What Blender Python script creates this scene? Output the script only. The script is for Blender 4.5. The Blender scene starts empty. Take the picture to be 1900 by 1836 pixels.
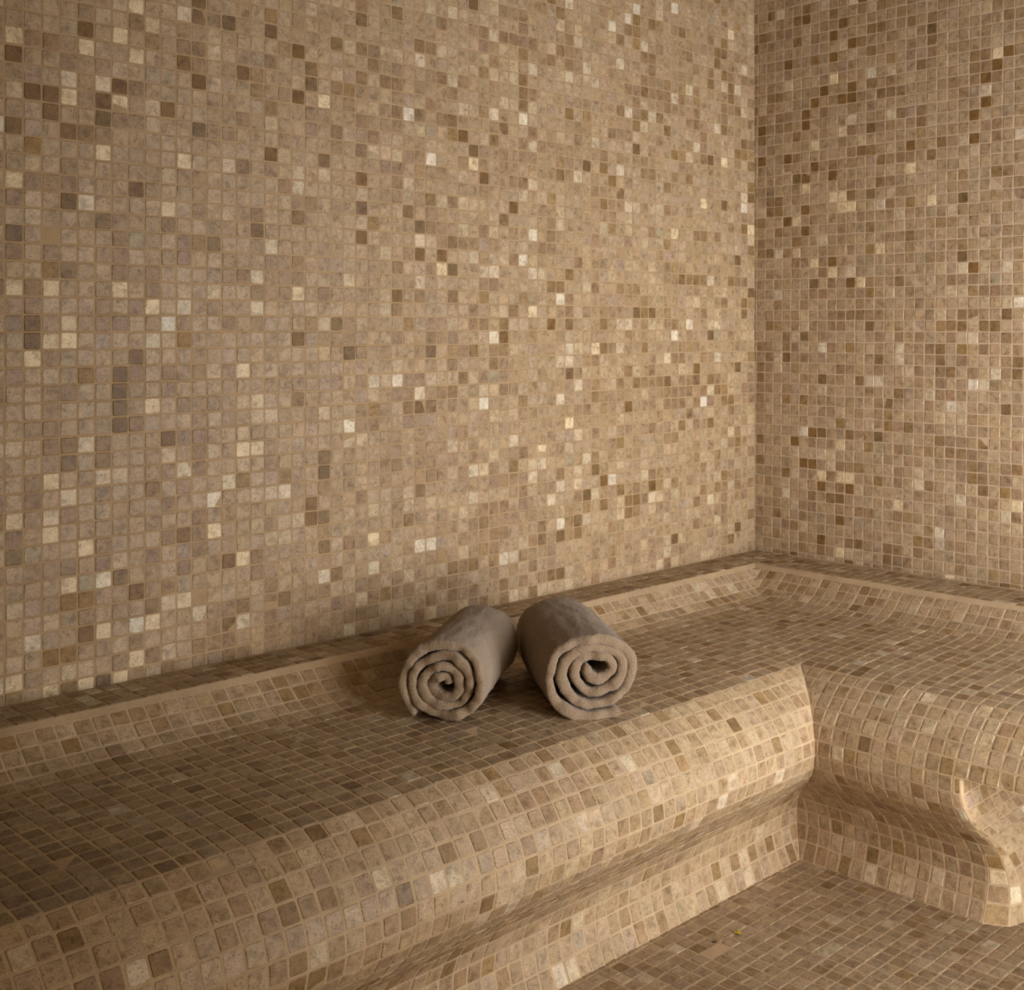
import bpy, math, random
from mathutils import Vector, noise
random.seed(11)
sc = bpy.context.scene
COL = sc.collection
RIM = 0.44                      # height of the ledge behind the seat

# ------------------------------------------------------------------ camera
PX_F, PX_CX, PX_CY = 2324.97, 1100.0, 605.0
ANG = math.radians(43.664)
CAM = Vector((-2.5254, -1.8559, 0.9948))
cd = bpy.data.cameras.new('camera'); cam = bpy.data.objects.new('camera', cd); COL.objects.link(cam)
cam.location = CAM
cam.rotation_euler = (math.radians(90), 0, ANG - math.radians(90))
cd.sensor_width = 36; cd.lens = PX_F / 1900 * 36
cd.shift_x = (950 - PX_CX) / 1900; cd.shift_y = -(918 - PX_CY) / 1900
cd.clip_start = 0.02
sc.camera = cam

# ------------------------------------------------------------------ helpers
def lin(c):
    return tuple(((v/255)/12.92 if v/255 <= .04045 else (((v/255)+.055)/1.055)**2.4) for v in c)

PALETTE = [(w, lin(c)) for w, c in (
    (13, (168,141,106)), (13, (163,136,101)), (12, (171,145,111)), (11, (159,133,99)), (9, (166,141,109)),
    (8, (154,127,94)), (6, (150,122,88)), (6, (178,153,118)), (3.6, (188,165,130)), (2.4, (200,180,148)), (.9, (214,199,172)),
    (4.2, (140,111,78)), (3.0, (128,100,69)), (1.3, (112,86,58)), (2.2, (150,121,82)), (.8, (142,111,68)),
    (2.0, (162,137,110)), (.7, (157,138,108)), (2.0, (150,122,92)), (.8, (136,107,78)))]
PW = [p[0] for p in PALETTE]; PC = [p[1] for p in PALETTE]
DARK = {}
MEAN = lin((163,136,102))
def tile_colour(P, lightness=1.0, dark_bias=0.0, contrast=1.0):
    c = random.choices(PC, PW)[0]
    n = noise.noise(P*6.0 + Vector((3.1, 7.7, 1.3)))
    if random.random() < max(0.0, n*0.55 + dark_bias):
        c = lin(random.choice(((140,111,78),(133,104,72),(146,117,84),(143,116,88))))
    c = tuple(m*(v/m)**contrast for m, v in zip(MEAN, c))
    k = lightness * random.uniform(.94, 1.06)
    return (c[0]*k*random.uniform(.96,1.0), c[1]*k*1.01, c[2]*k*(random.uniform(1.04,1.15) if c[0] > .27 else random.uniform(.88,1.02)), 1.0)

class Mosaic:
    """grout surface plus one slightly raised, chipped stone per cell, collected into ONE mesh"""
    def __init__(s, light=1.0, dark=0.0, grout=.0030, rise=.0008, contrast=1.0):
        s.v = []; s.f = []; s.m = []; s.c = []; s.light = light; s.dark = dark; s.contrast = contrast; s.g = grout; s.h = rise
        s.special = []
    def quad(s, A, B, C, D, hint=None):
        n = (B-A).cross(D-A) + (D-C).cross(B-C)
        if n.length < 1e-10: return None
        n.normalize()
        h = (CAM - (A+C)/2) if hint is None else hint
        if n.dot(h) < 0:
            B, D = D, B; n = -n
        i = len(s.v); s.v += [A, B, C, D]; s.f.append((i, i+1, i+2, i+3)); s.m.append(0); s.c.append((0,0,0,1))
        return A, B, C, D, n
    def cell(s, A, B, C, D, hint=None, stone=True, colour=None):
        r = s.quad(A, B, C, D, hint)
        if r is None or not stone: return
        A, B, C, D, n = r
        lu = ((B-A).length + (C-D).length)/2; lv = ((D-A).length + (C-B).length)/2
        mu = min((B-A).length, (C-D).length); mv = min((D-A).length, (C-B).length)
        if lu < .007 or lv < .007: return
        g = s.g
        def P(u, v):
            return (A*(1-u)+B*u)*(1-v) + (D*(1-u)+C*u)*v
        hu = .5 - g/2/lu*random.uniform(.82, 1.22); hv = .5 - g/2/lv*random.uniform(.82, 1.22)
        if hu < .12 or hv < .12: return
        du = random.gauss(0, .00032)/lu; dv = random.gauss(0, .00032)/lv
        rot = random.gauss(0, .014); cr, sr = math.cos(rot), math.sin(rot)
        cut = random.uniform(.0008, .0020)
        cu, cv = min(cut/lu, hu*.4), min(cut/lv, hv*.4)
        ring = []
        for su, sv in ((-1,-1),(1,-1),(1,1),(-1,1)):
            a = (su*hu, sv*(hv-cv*random.uniform(.6,1.4))); b = (su*(hu-cu*random.uniform(.6,1.4)), sv*hv)
            ring += [a, b] if su*sv > 0 else [b, a]
        def at(a, b, sh):
            a, b = a*sh, b*sh
            a, b = a*cr - b*sr*lv/lu, a*sr*lu/lv + b*cr
            return P(min(max(.5+du+a, .01), .99), min(max(.5+dv+b, .01), .99))
        hgt = s.h + random.gauss(0, .00022); tu, tv = random.gauss(0, .0004), random.gauss(0, .0004)
        i = len(s.v)
        sh = 1 - .0011/min(lu, lv)*2
        for a, b in ring: s.v.append(at(a, b, sh) + n*(hgt + a*tu + b*tv))
        for a, b in ring: s.v.append(at(a, b, 1.0) + n*(hgt*.35))
        for a, b in ring: s.v.append(at(a, b, 1.0) - n*.0004)
        col = colour or tile_colour((A+C)/2, s.light, s.dark, s.contrast)
        s.f.append(tuple(range(i, i+8))); s.m.append(1); s.c.append(col)
        for k in range(8):
            k2 = (k+1) % 8
            s.f.append((i+k, i+8+k, i+8+k2, i+k2)); s.m.append(1); s.c.append(col)
            s.f.append((i+8+k, i+16+k, i+16+k2, i+8+k2)); s.m.append(1); s.c.append(col)
    def build(s, name, mats, parent=None):
        me = bpy.data.meshes.new(name)
        me.from_pydata([tuple(p) for p in s.v], [], s.f)
        for m in mats: me.materials.append(m)
        me.polygons.foreach_set('material_index', s.m)
        at = me.attributes.new('stone', 'FLOAT_COLOR', 'FACE')
        flat = [x for c in s.c for x in c]
        at.data.foreach_set('color', flat)
        me.update()
        o = bpy.data.objects.new(name, me); COL.objects.link(o)
        if parent: o.parent = parent
        return o

# ------------------------------------------------------------------ materials
def new_mat(name):
    m = bpy.data.materials.new(name); m.use_nodes = True
    nt = m.node_tree; b = nt.nodes['Principled BSDF']
    return m, nt, b
def N(nt, typ, **kw):
    n = nt.nodes.new(typ)
    for k, v in kw.items():
        if k in n.inputs: n.inputs[k].default_value = v
        else: setattr(n, k, v)
    return n
def ramp(nt, fac, stops):
    r = nt.nodes.new('ShaderNodeValToRGB'); e = r.color_ramp.elements
    e[0].position, e[0].color = stops[0][0], (*stops[0][1], 1); e[1].position, e[1].color = stops[-1][0], (*stops[-1][1], 1)
    for p, c in stops[1:-1]:
        x = e.new(p); x.color = (*c, 1)
    nt.links.new(fac, r.inputs['Fac']); return r
def mul(nt, a, b, fac=1.0, mode='MULTIPLY'):
    m = nt.nodes.new('ShaderNodeMix'); m.data_type = 'RGBA'; m.blend_type = mode
    m.inputs[0].default_value = fac
    nt.links.new(a, m.inputs[6]); nt.links.new(b, m.inputs[7]); return m.outputs[2]

def stone_material():
    m, nt, b = new_mat('tumbled_travertine'); L = nt.links
    at = N(nt, 'ShaderNodeAttribute', attribute_name='stone')
    tc = N(nt, 'ShaderNodeTexCoord')
    # each stone shifts the pattern by its own colour so that no vein runs on into the next stone
    sh = N(nt, 'ShaderNodeVectorMath', operation='SCALE'); sh.inputs[3].default_value = 37.0
    L.new(at.outputs['Color'], sh.inputs[0])
    ad = N(nt, 'ShaderNodeVectorMath', operation='ADD'); L.new(tc.outputs['Object'], ad.inputs[0]); L.new(sh.outputs[0], ad.inputs[1])
    n1 = N(nt, 'ShaderNodeTexNoise', Scale=70.0, Detail=4.0, Roughness=.62, Distortion=.5); L.new(ad.outputs[0], n1.inputs['Vector'])
    r1 = ramp(nt, n1.outputs[0], [(.28, (.60,.55,.47)), (.5, (1,1,1)), (.74, (1.24,1.23,1.2))])
    c = mul(nt, at.outputs['Color'], r1.outputs[0])
    n2 = N(nt, 'ShaderNodeTexNoise', Scale=420.0, Detail=2.0, Roughness=.6, Distortion=1.2); L.new(ad.outputs[0], n2.inputs['Vector'])
    r2 = ramp(nt, n2.outputs[0], [(.30, (.38,.32,.25)), (.395, (.82,.80,.76)), (.5, (1,1,1)), (.7, (1.12,1.12,1.12))])
    c = mul(nt, c, r2.outputs[0], .85)
    # worm holes: more on pale stones
    n3 = N(nt, 'ShaderNodeTexNoise', Scale=210.0, Detail=3.0, Roughness=.55, Distortion=2.2); L.new(ad.outputs[0], n3.inputs['Vector'])
    pit = ramp(nt, n3.outputs[0], [(.30, (.22,.17,.11)), (.355, (1,1,1)), (1, (1,1,1))])
    c = mul(nt, c, pit.outputs[0], .95)
    L.new(c, b.inputs['Base Color'])
    b.inputs['Roughness'].default_value = .48
    b.inputs['Specular IOR Level'].default_value = .32
    hm = N(nt, 'ShaderNodeMath', operation='MULTIPLY_ADD'); hm.inputs[1].default_value = .5
    L.new(n2.outputs[0], hm.inputs[0]); L.new(pit.outputs[0], hm.inputs[2])
    bp = N(nt, 'ShaderNodeBump', Strength=.35, Distance=.0012); L.new(hm.outputs[0], bp.inputs['Height']); L.new(bp.outputs[0], b.inputs['Normal'])
    return m

def grout_material(name, rgb):
    m, nt, b = new_mat(name); L = nt.links
    tc = N(nt, 'ShaderNodeTexCoord')
    n1 = N(nt, 'ShaderNodeTexNoise', Scale=14.0, Detail=5.0, Roughness=.65); L.new(tc.outputs['Object'], n1.inputs['Vector'])
    a = lin(rgb)
    r = ramp(nt, n1.outputs[0], [(.3, tuple(v*.80 for v in a)), (.5, a), (.72, tuple(min(1, v*1.14) for v in a))])
    n2 = N(nt, 'ShaderNodeTexNoise', Scale=520.0, Detail=3.0); L.new(tc.outputs['Object'], n2.inputs['Vector'])
    r2 = ramp(nt, n2.outputs[0], [(.25, (.8,.8,.8)), (.7, (1.08,1.08,1.08))])
    L.new(mul(nt, r.outputs[0], r2.outputs[0]), b.inputs['Base Color'])
    b.inputs['Roughness'].default_value = .8; b.inputs['Specular IOR Level'].default_value = .2
    bp = N(nt, 'ShaderNodeBump', Strength=.4, Distance=.001); L.new(n2.outputs[0], bp.inputs['Height']); L.new(bp.outputs[0], b.inputs['Normal'])
    return m

STONE = stone_material()
GROUT_WALL = grout_material('grout_wall', (165,138,104))
GROUT_SIDE = grout_material('grout_side_wall', (180,154,126))
GROUT_BENCH = grout_material('grout_bench', (180,154,121))
GROUT_SEAT = grout_material('grout_seat', (196,167,130))
GROUT_FLOOR = grout_material('grout_floor', (178,150,116))

# ------------------------------------------------------------------ setting
def structure(o): o['kind'] = 'structure'; return o
V = Vector
PL, PR = .02635, .0255          # tile pitch along the left wall and along the right wall
# stones that stand out on the two walls (column,row from the corner): dark, pale, ochre
def cells(t): return {tuple(int(v) for v in q.split(',')) for q in t.split()}
LEFT_DARK = cells('63,38 67,36 57,37 56,36 61,35 66,34 65,34 65,33 62,34 67,32 64,32 58,34 64,28 60,29 66,21 60,19 61,18 66,20 61,17 61,15 60,5 63,3 58,14 57,8 54,6 44,31 44,27 37,26 49,20 41,23 48,9 51,32 39,26 53,37 49,39 49,36 31,20 26,21 20,8 14,7 35,35 33,32 30,30 48,8 8,17 17,14')
LEFT_PALE = cells('67,37 61,38 60,40 64,34 61,34 62,31 67,29 57,31 58,28 60,37 63,37 67,23 65,23 61,23 64,21 65,20 59,22 66,19 59,16 64,20 62,3 67,1 65,0 63,0 61,0 59,3 60,1 64,6 11,29 0,30 4,36 7,32 3,48 49,23 53,18 34,33 65,12 67,10 65,9 63,8 57,4 53,6 55,8 53,13 52,13 37,25 28,22 21,19 24,13 27,11 47,36 43,6')
LEFT_OCHRE = cells('66,31 63,18 64,5 63,5 64,2 65,2 57,20 65,24')
RIGHT_DARK = cells('3,46 5,41 5,40 6,42 7,43 9,42 10,42 10,47 8,46 5,50 10,43 8,48 9,49 3,37 6,36 5,35 8,35 3,31 5,30 8,27 5,32 10,25 6,11 4,10 5,8 6,8 7,6 10,6 9,3 7,1 23,42 23,40 22,39 16,37 22,37 25,44 22,26 -1,48 -1,48 0,40 0,37 24,43')
RIGHT_PALE = cells('6,38 8,44 9,39 5,34 4,31 6,27 8,26 8,33 9,33 9,32 10,32 7,7 9,7 10,7 9,0 9,10 24,44 18,32 16,35 11,25 13,28 26,6 20,-1 15,5')
def pick(k, dark, pale, ochre=()):
    f = random.uniform(.9, 1.1)
    c = lin((118,88,50)) if k in dark else lin((206,184,148)) if k in pale else lin((140,106,54)) if k in ochre else None
    return c and (c[0]*f, c[1]*f, c[2]*f, 1)
# left wall (y = 0)
w = Mosaic(light=1.0, grout=.0028, rise=.0007, contrast=.9)
PC0 = .02652; RH = .0260
ncol, nrow = 98, 70
colx = [-.003 - k*PC0 for k in range(ncol+1)]; colx[0] = 0
for i in range(ncol):
    for j in range(nrow):
        z0, z1 = RIM + j*RH, RIM + (j+1)*RH
        w.cell(V((colx[i],0,z0)), V((colx[i+1],0,z0)), V((colx[i+1],0,z1)), V((colx[i],0,z1)), colour=pick((i,j), LEFT_DARK, LEFT_PALE, LEFT_OCHRE))
w.quad(V((0,0,-.0)), V((colx[-1],0,0)), V((colx[-1],0,RIM)), V((0,0,RIM)), V((0,-1,0)))
structure(w.build('wall_left', [GROUT_WALL, STONE]))
# right wall (x = 0)
w = Mosaic(light=.97, grout=.0028, rise=.0007, dark=0, contrast=.85)
ncol = 62
def ry(k, z): return 0.0 if k < 0 else -PR*(k + .12 + .41*(z-RIM)/1.25)
for i in range(-1, ncol):
    for j in range(-1, 71):
        z0, z1 = RIM + max(0, .0112 + j*.0253), RIM + .0112 + (j+1)*.0253
        w.cell(V((0,ry(i,z0),z0)), V((0,ry(i+1,z0),z0)), V((0,ry(i+1,z1),z1)), V((0,ry(i,z1),z1)), colour=pick((i,j), RIGHT_DARK, RIGHT_PALE))
y1 = ry(ncol, RIM)
w.quad(V((0,0,0)), V((0,y1,0)), V((0,y1,RIM)), V((0,0,RIM)), V((-1,0,0)))
structure(w.build('wall_right', [GROUT_SIDE, STONE]))
# floor
w = Mosaic(light=.86, grout=.0030, dark=.03, contrast=.62)
HOLE = V((-.925,-.599,0))
for i in range(88):
    for j in range(62):
        x0, x1 = -.25-i*.0258, -.25-(i+1)*.0258; y0, y1 = -.20-j*.0255, -.20-(j+1)*.0255
        cx, cy = (x0+x1)/2, (y0+y1)/2
        patch = (abs(cx+.945) < .026 and abs(cy+.613) < .013)
        w.cell(V((x0,y0,0)), V((x1,y0,0)), V((x1,y1,0)), V((x0,y1,0)), V((0,0,1)), stone=not patch)
w.quad(V((0,0,-.001)), V((-.25,0,-.001)), V((-.25,-1.78,-.001)), V((0,-1.78,-.001)), V((0,0,1)))
floor = structure(w.build('floor', [GROUT_FLOOR, STONE]))
# ceiling, above the picture
me = bpy.data.meshes.new('ceiling'); me.from_pydata([(0,0,2.32),(-2.64,0,2.32),(-2.64,-1.64,2.32),(0,-1.64,2.32)], [], [(0,1,2,3)])
cm, cnt, cb = new_mat('ceiling_plaster'); cn = N(cnt, 'ShaderNodeTexNoise', Scale=9.0, Detail=4.0)
cr = ramp(cnt, cn.outputs[0], [(.3, lin((120,98,70))), (.7, lin((140,116,86)))]); cnt.links.new(cr.outputs[0], cb.inputs['Base Color']); cb.inputs['Roughness'].default_value = .9
me.materials.append(cm); o = bpy.data.objects.new('ceiling', me); COL.objects.link(o); structure(o)

# ------------------------------------------------------------------ bench
# profile of the left run: (distance from wall, height); one point per tile row
PROF = [(.104,.4400), (.115,.4325), (.1345,.4160), (.1545,.3990), (.177,.3885), (.2015,.3830), (.2265,.3815),
        (.2515,.3805), (.2765,.3795), (.3015,.3790), (.3265,.3785), (.3515,.3778), (.3765,.3770), (.4015,.3763), (.4265,.3750),
        (.4515,.3740), (.4765,.3725), (.5015,.3700), (.5265,.3665), (.5505,.3545), (.5730,.3380), (.5930,.3185),
        (.6090,.2960), (.6195,.2700), (.6220,.2440), (.6145,.2180), (.5990,.1965), (.5790,.1760), (.5560,.1570), (.5330,.1370),
        (.5140,.1140), (.5030,.0880), (.5000,.0600), (.5080,.0310), (.5220,.0)]
NP = len(PROF); FLATEND = 18; CUT = 23      # CUT: row where the bench stops over the opening
dL = [p[0] for p in PROF]; zP = [p[1] for p in PROF]
dR = [p[0] + .038 + .009*min(1, max(0, (p[0]-.15)/.3)) for p in PROF]
XS = [dR[k] for k in range(FLATEND+1)]
while XS[-1] < 2.62: XS.append(XS[-1] + PL)
YS = [dL[k] for k in range(FLATEND+1)]
while YS[-1] < 1.60: YS.append(YS[-1] + PR)
LEG_Y = .885

def tilt(x):   # the bench rises a little towards its far left end
    return .010*max(0, min(1, (-x-.7)/1.2))
bench = bpy.data.objects.new('tiled_bench', None); COL.objects.link(bench); bench.location = (0,0,0)
bench['label'] = 'L-shaped built-in bench covered in beige stone mosaic along both walls'; bench['category'] = 'bench'

def vL(i, x):                       # vertex of the left run
    return V((x, -dL[i], zP[i] + (tilt(x) if zP[i] > .3 else tilt(x)*zP[i]/.3)))
def vR(j, y): return V((-dR[j], y, zP[j]))
def corner_v(i, j): return V((-dR[j], -dL[i], max(zP[i], zP[j])))

def left_rows(mb, i0, i1):
    for i in range(i0, i1):
        stone = i != 0
        for j in range(len(XS)-1):
            if i < FLATEND:
                if j < i: continue
                if j < FLATEND:
                    mb.cell(corner_v(i,j), corner_v(i,j+1), corner_v(i+1,j+1), corner_v(i+1,j), stone=stone)
                else:
                    mb.cell(vL(i,-XS[j]), vL(i,-XS[j+1]), vL(i+1,-XS[j+1]), vL(i+1,-XS[j]), stone=stone)
            else:
                a0, b0 = max(XS[j], dR[i]), max(XS[j], dR[i+1])
                a1, b1 = max(XS[j+1], dR[i]), max(XS[j+1], dR[i+1])
                if j == FLATEND-0 - 1 or (a1-a0) < .001 and (b1-b0) < .001:
                    # first cells of the rows under the nose that reach in behind the seat edge
                    pass
                if a1-a0 < 1e-5 and b1-b0 < 1e-5: continue
                mb.cell(vL(i,-a0), vL(i,-a1), vL(i+1,-b1), vL(i+1,-b0))
def right_rows(mb, j0, j1, ymax):
    for j in range(j0, j1):
        stone = j != 0
        for i in range(len(YS)-1):
            if YS[i] >= ymax: break
            if j < FLATEND:
                if i <= j: continue
                if i < FLATEND:
                    mb.cell(corner_v(i,j), corner_v(i+1,j), corner_v(i+1,j+1), corner_v(i,j+1), stone=stone)
                    continue
                mb.cell(vR(j,-YS[i]), vR(j,-YS[i+1]), vR(j+1,-YS[i+1]), vR(j+1,-YS[i]), stone=stone)
            else:
                a0, b0 = max(YS[i], dL[j]), max(YS[i], dL[j+1])
                a1, b1 = min(max(YS[i+1], dL[j]), ymax), min(max(YS[i+1], dL[j+1]), ymax)
                if a1-a0 < 1e-5 and b1-b0 < 1e-5: continue
                mb.cell(vR(j,-a0), vR(j,-a1), vR(j+1,-b1), vR(j+1,-b0))

# ledge behind the seat
mb = Mosaic(light=.93, grout=.0030, dark=.06)
yl = [0, .008, .034, .060, .0860, .104]
xl = [0, .012]
while xl[-1] < 2.60: xl.append(xl[-1]+PL)
for i in range(5):
    for j in range(len(xl)-1):
        mb.cell(*[V((-a, -b, RIM + tilt(-a))) for a, b in ((xl[j],yl[i]),(xl[j+1],yl[i]),(xl[j+1],yl[i+1]),(xl[j],yl[i+1]))], hint=V((0,0,1)), stone=0 < i)
xr = [0, .014, .041, .068, .095, .122, .142]
yr = [.104]
while yr[-1] < 1.58: yr.append(yr[-1]+PR)
for j in range(6):
    for i in range(len(yr)-1):
        mb.cell(*[V((-a, -b, RIM)) for a, b in ((xr[j],yr[i]),(xr[j+1],yr[i]),(xr[j+1],yr[i+1]),(xr[j],yr[i+1]))], hint=V((0,0,1)), stone=0 < j)
mb.build('back_ledge', [GROUT_BENCH, STONE], bench)
# sloped back strip, seat, rounded front, base
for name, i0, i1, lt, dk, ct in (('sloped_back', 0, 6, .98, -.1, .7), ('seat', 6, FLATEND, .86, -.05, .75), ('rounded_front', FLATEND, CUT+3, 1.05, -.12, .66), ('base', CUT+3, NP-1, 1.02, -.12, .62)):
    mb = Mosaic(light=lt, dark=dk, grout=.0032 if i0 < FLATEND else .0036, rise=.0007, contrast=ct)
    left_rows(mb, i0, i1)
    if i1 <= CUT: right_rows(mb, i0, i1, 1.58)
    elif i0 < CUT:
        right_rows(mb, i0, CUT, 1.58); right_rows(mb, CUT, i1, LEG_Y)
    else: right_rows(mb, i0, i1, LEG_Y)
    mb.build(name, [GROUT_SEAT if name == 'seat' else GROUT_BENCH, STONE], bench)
# flat underside over the opening
mb = Mosaic(light=.9)
xs = [dR[CUT]]
while xs[-1] > .06: xs.append(xs[-1]-PR)
for a in range(len(xs)-1):
    for k in range(27):
        y0, y1 = -LEG_Y+.0-(k)*PR, -LEG_Y-(k+1)*PR
        mb.cell(V((-xs[a],y0,zP[CUT])), V((-xs[a+1],y0,zP[CUT])), V((-xs[a+1],y1,zP[CUT])), V((-xs[a],y1,zP[CUT])), hint=V((0,0,-1)))
mb.build('underside', [GROUT_BENCH, STONE], bench)
# end of the supporting leg beside the opening
mb = Mosaic(light=1.08, grout=.0036, dark=-.05)
def end_pt(i, k):                     # k counts stones round the corner, then straight on
    wz = .012 + .036*(1 - zP[i]/zP[CUT])**1.2
    ra_ = .006 + .048*(1 - zP[i]/zP[CUT])**1.9
    if k <= 2:
        t = (0, .9, math.pi/2)[k]; e, b_ = ra_*(1-math.cos(t)), wz*math.sin(t)
    else: e, b_ = ra_ + (k-2)*.026, wz
    return V((-dR[i] + e, -LEG_Y - b_, zP[i]))
for i in range(CUT, NP-1):
    for k in range(16):
        mb.cell(end_pt(i,k), end_pt(i,k+1), end_pt(i+1,k+1), end_pt(i+1,k), hint=V((-.3,-1,0)))
mb.build('leg_end', [GROUT_BENCH, STONE], bench)

# ------------------------------------------------------------------ towels
def towel_material():
    m, nt, b = new_mat('terry_cloth'); L = nt.links
    tc = N(nt, 'ShaderNodeTexCoord')
    n1 = N(nt, 'ShaderNodeTexNoise', Scale=480.0, Detail=3.0, Roughness=.75); L.new(tc.outputs['Object'], n1.inputs['Vector'])
    n2 = N(nt, 'ShaderNodeTexNoise', Scale=25.0, Detail=3.0); L.new(tc.outputs['Object'], n2.inputs['Vector'])
    a = lin((153,130,105))
    r1 = ramp(nt, n1.outputs[0], [(.3, tuple(v*.62 for v in a)), (.5, a), (.72, tuple(v*1.3 for v in a))])
    r2 = ramp(nt, n2.outputs[0], [(.3, (.9,.89,.88)), (.7, (1.06,1.06,1.06))])
    L.new(mul(nt, r1.outputs[0], r2.outputs[0]), b.inputs['Base Color'])
    b.inputs['Roughness'].default_value = 1; b.inputs['Specular IOR Level'].default_value = .05
    b.inputs['Sheen Weight'].default_value = .25; b.inputs['Sheen Roughness'].default_value = .5
    bp = N(nt, 'ShaderNodeBump', Strength=1.0, Distance=.0025); L.new(n1.outputs[0], bp.inputs['Height']); L.new(bp.outputs[0], b.inputs['Normal'])
    return m
TERRY = towel_material()

def rolled_towel(label, contact, direction, ra, rb, length, turns, th_out, cw, seed, core=(0,0), rin=.009, squash=.0, flap=.02, back_scale=.97):
    """spiral of thick cloth; contact = point on the seat under the front end; th_out = angle of the loose outer edge"""
    rnd = random.Random(seed)
    T = turns*2*math.pi; n = int(turns*170)
    ph = [rnd.uniform(0, 6.28) for _ in range(6)]
    pitch = (1-rin/ra)/turns
    pts = []
    for k in range(n+1):
        t = T*k/n
        fr = k/n
        rr = rin/ra + (1-rin/ra)*fr
        ang = th_out + cw*(t - T)
        lump = 1 + .05*math.sin(2*ang+ph[0])*(1-.5*fr) + .045*math.sin(3*ang+ph[1]+t*.06)*(1-.65*fr) + .022*math.sin(5*ang+ph[2]+t*.35)*(1-.6*fr) + .03*noise.noise(V((math.cos(ang)*1.6, math.sin(ang)*1.6, t*.25+seed)))
        rr *= lump
        fl = max(0, (t-(T-flap_angle))/flap_angle)
        x = ra*rr*math.cos(ang) + core[0]*(1-fr); y = rb*rr*math.sin(ang) + core[1]*(1-fr)
        if fl > 0:                                    # loose edge lifts off
            x += flap*fl**2*math.cos(ang+cw*.5); y += flap*fl**2*math.sin(ang+cw*.5)*.3
        y = max(y, -rb*.985)
        pts.append((x, y))
    ht0 = .5*pitch*min(ra, rb)*.965
    nor = []
    for k in range(n+1):
        a = pts[max(0,k-1)]; c = pts[min(n,k+1)]
        tx, ty = c[0]-a[0], c[1]-a[1]; l = math.hypot(tx, ty) or 1
        nor.append((ty/l*cw, -tx/l*cw))
    D = V((direction[0], direction[1], 0)).normalized(); S = V((D.y, -D.x, 0)); U = V((0,0,1))
    base = V(contact) + U*rb
    st = [(0,0.0),(.03,.30),(.09,.52),(.22,.74),(.42,.90),(.65,.975),(.9,1)]
    stations = [(a*ht0, b, 1) for a, b in st] + [(length*q, 1, 0) for q in [.06+.0175*g for g in range(50)]] + [(length-a*ht0, b, -1) for a, b in reversed(st)]
    verts, faces = [], []
    ns = len(stations)
    for k in range(n+1):
        fr = k/n; t = T*fr
        endt = min(1, (k+.0)/4, (n-k)/4); ht = ht0*math.sqrt(max(.0, 1-(1-endt)**2))
        ht *= 1 + .12*math.sin(t*1.7+ph[3])
        off = .0030*math.sin(t*.9+ph[4]) + .0016*math.sin(t*2.3+ph[5]) + .003*(1-fr) + .006*noise.noise(V((pts[k][0]*55, pts[k][1]*55, seed+.5)))
        for side in (1, -1):
            for w_, s_, e_ in stations:
                q = w_/length
                sc_ = 1 + (back_scale-1)*q + .012*math.sin(q*7+ph[1]+t*.2)
                x = pts[k][0]*sc_ + nor[k][0]*ht*s_*side; y = pts[k][1]*sc_ + nor[k][1]*ht*s_*side
                nz = noise.noise(V((x*60, y*60, q*6+seed)))*.0016 + noise.noise(V((x*190, y*190, w_*190+seed)))*.0011 + noise.noise(V((x*620, y*620, w_*620+seed)))*.0005
                x += nor[k][0]*nz; y += nor[k][1]*nz
                y = max(y, -rb)
                ww = w_ + (off*(1-q)*1.0 if e_ >= 0 else -off*.6)
                verts.append(base + D*ww + S*x + U*y)
    def idx(k, sd, s): return (k*2+sd)*ns + s
    for k in range(n):
        for s in range(ns-1):
            faces.append((idx(k,0,s), idx(k+1,0,s), idx(k+1,0,s+1), idx(k,0,s+1)))
            faces.append((idx(k,1,s), idx(k,1,s+1), idx(k+1,1,s+1), idx(k+1,1,s)))
        faces.append((idx(k,0,0), idx(k,1,0), idx(k+1,1,0), idx(k+1,0,0)))
        faces.append((idx(k,0,ns-1), idx(k+1,0,ns-1), idx(k+1,1,ns-1), idx(k,1,ns-1)))
    for k in (0, n):
        for s in range(ns-1):
            q = (idx(k,0,s), idx(k,0,s+1), idx(k,1,s+1), idx(k,1,s))
            faces.append(q if k == 0 else q[::-1])
    org = V(contact)
    me = bpy.data.meshes.new('rolled_towel'); me.from_pydata([tuple(p-org) for p in verts], [], faces)
    me.materials.append(TERRY)
    for p in me.polygons: p.use_smooth = True
    import bmesh
    bm = bmesh.new(); bm.from_mesh(me); bmesh.ops.remove_doubles(bm, verts=bm.verts, dist=1e-6); bmesh.ops.recalc_face_normals(bm, faces=bm.faces); bm.to_mesh(me); bm.free()
    o = bpy.data.objects.new('rolled_towel', me); COL.objects.link(o); o.location = org
    o['label'] = label; o['category'] = 'towel'; o['group'] = 'rolled towels on the bench'
    return o
flap_angle = .55
SEAT = .3785
rolled_towel('smaller rolled taupe towel lying on the mosaic bench, left of the other', (-1.285,-.355,SEAT), (.817,.576), .066, .0655, .262, 3.6, math.radians(228), 1, 3, core=(-.004,-.004), rin=.010, flap=.012)
rolled_towel('larger rolled taupe towel lying on the mosaic bench, nearer the room corner', (-1.096,-.4925,SEAT-.004), (.547,.837), .0765, .069, .29, 3.4, math.radians(300), 1, 8, core=(.008,.010), rin=.013, flap=.010)

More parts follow.
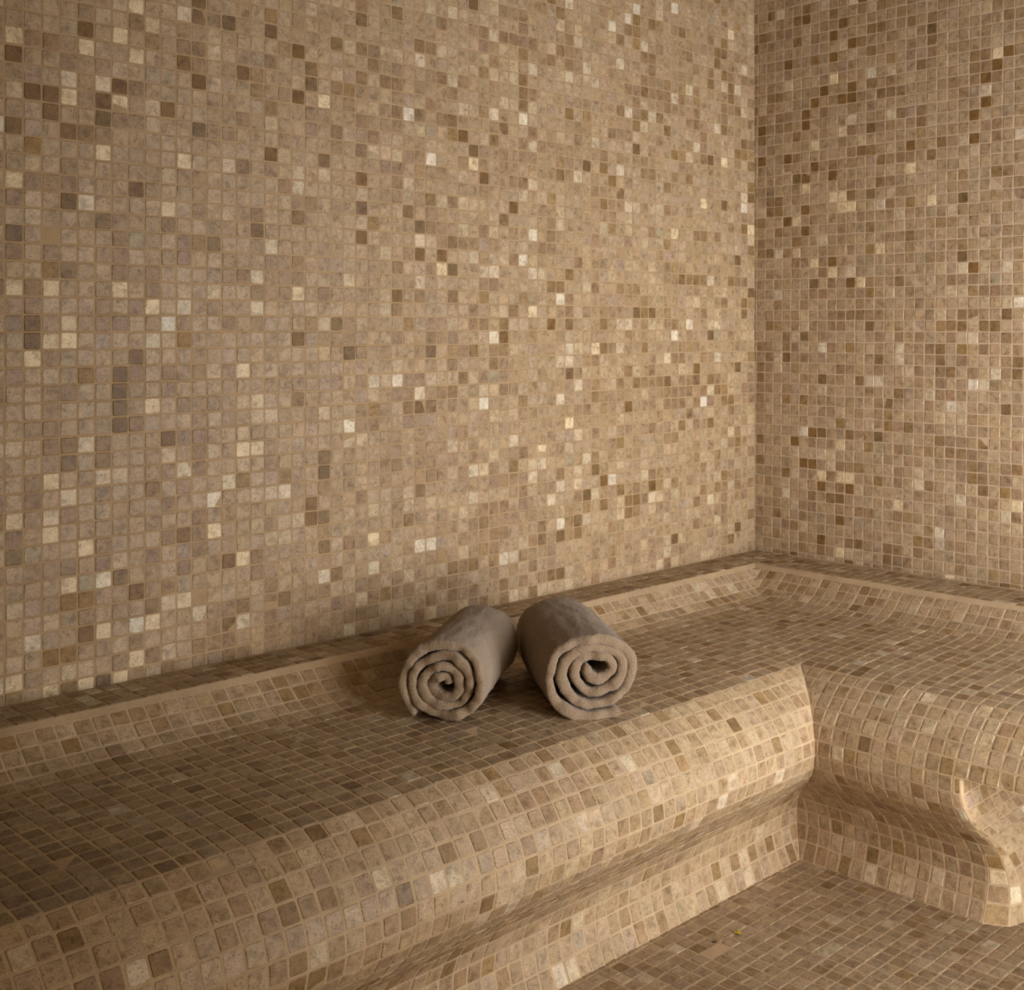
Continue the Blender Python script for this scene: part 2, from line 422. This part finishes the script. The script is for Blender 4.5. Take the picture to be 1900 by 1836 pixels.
# ------------------------------------------------------------------ small things on the floor
def plain(name, rgb, rough=.6):
    m, nt, b = new_mat(name)
    n = N(nt, 'ShaderNodeTexNoise', Scale=300.0, Detail=2.0); a = lin(rgb)
    r = ramp(nt, n.outputs[0], [(.3, tuple(v*.7 for v in a)), (.7, tuple(min(1, v*1.2) for v in a))])
    nt.links.new(r.outputs[0], b.inputs['Base Color']); b.inputs['Roughness'].default_value = rough
    return m
vs, fs = [(0,0,.003)], []
for k in range(9):
    a = k/9*6.283; r = .0055*(1+.35*math.sin(k*2.4)); vs.append((r*math.cos(a), r*1.2*math.sin(a), .0006+.0022*abs(math.sin(k*1.7))))
for k in range(9): fs.append((0, 1+k, 1+(k+1)%9))
me = bpy.data.meshes.new('yellow_scrap'); me.from_pydata(vs, [], fs); me.materials.append(plain('yellow_petal', (176,150,20)))
o = bpy.data.objects.new('yellow_scrap', me); COL.objects.link(o); o.location = (-.878,-.612,.0012)
o['label'] = 'tiny crumpled yellow scrap lying on the floor tiles'; o['category'] = 'scrap'
vs = [(0,0,.0)]; fs = []
for k in range(16):
    a = k/16*6.283; vs.append((.0042*math.cos(a), .0042*math.sin(a), 0))
for k in range(16): fs.append((0, 1+k, 1+(k+1)%16))
me = bpy.data.meshes.new('drill_hole'); me.from_pydata(vs, [], fs); me.materials.append(plain('hole_dark', (26,16,6), .9))
o = bpy.data.objects.new('drill_hole', me); COL.objects.link(o); o.location = (-.925,-.599,.0006); o.parent = floor

# ------------------------------------------------------------------ light
wd = bpy.data.worlds.new('world'); sc.world = wd; wd.use_nodes = True
bg = wd.node_tree.nodes['Background']; bg.inputs[0].default_value = (1.0, .77, .47, 1); bg.inputs[1].default_value = .14
def area(name, loc, target, sx, sy, power, rgb):
    ld = bpy.data.lights.new(name, 'AREA'); ld.shape = 'RECTANGLE'; ld.size = sx; ld.size_y = sy; ld.energy = power; ld.color = rgb
    o = bpy.data.objects.new(name, ld); COL.objects.link(o); o.location = loc
    o.rotation_euler = (V(target)-V(loc)).to_track_quat('-Z', 'Y').to_euler(); return o
k1 = area('doorway_light', (-1.0,-2.15,.72), (-.02,-.35,.76), .9, 1.2, 23.5, (1.0,.98,.965)); k1.data.spread = math.radians(118)
area('doorway_daylight', (-.42,-2.0,.75), (-.42,-.2,.70), .45, 1.3, 14.5, (.80,.90,1.0))
area('warm_fill', (-2.15,-2.45,.28), (-1.7,0,.42), .9, .35, 6.0, (1.0,.64,.26))  # added fill, unseen behind the camera: warms the left wall and bench front

sc.view_settings.view_transform = 'Standard'
sc.view_settings.look = 'None'
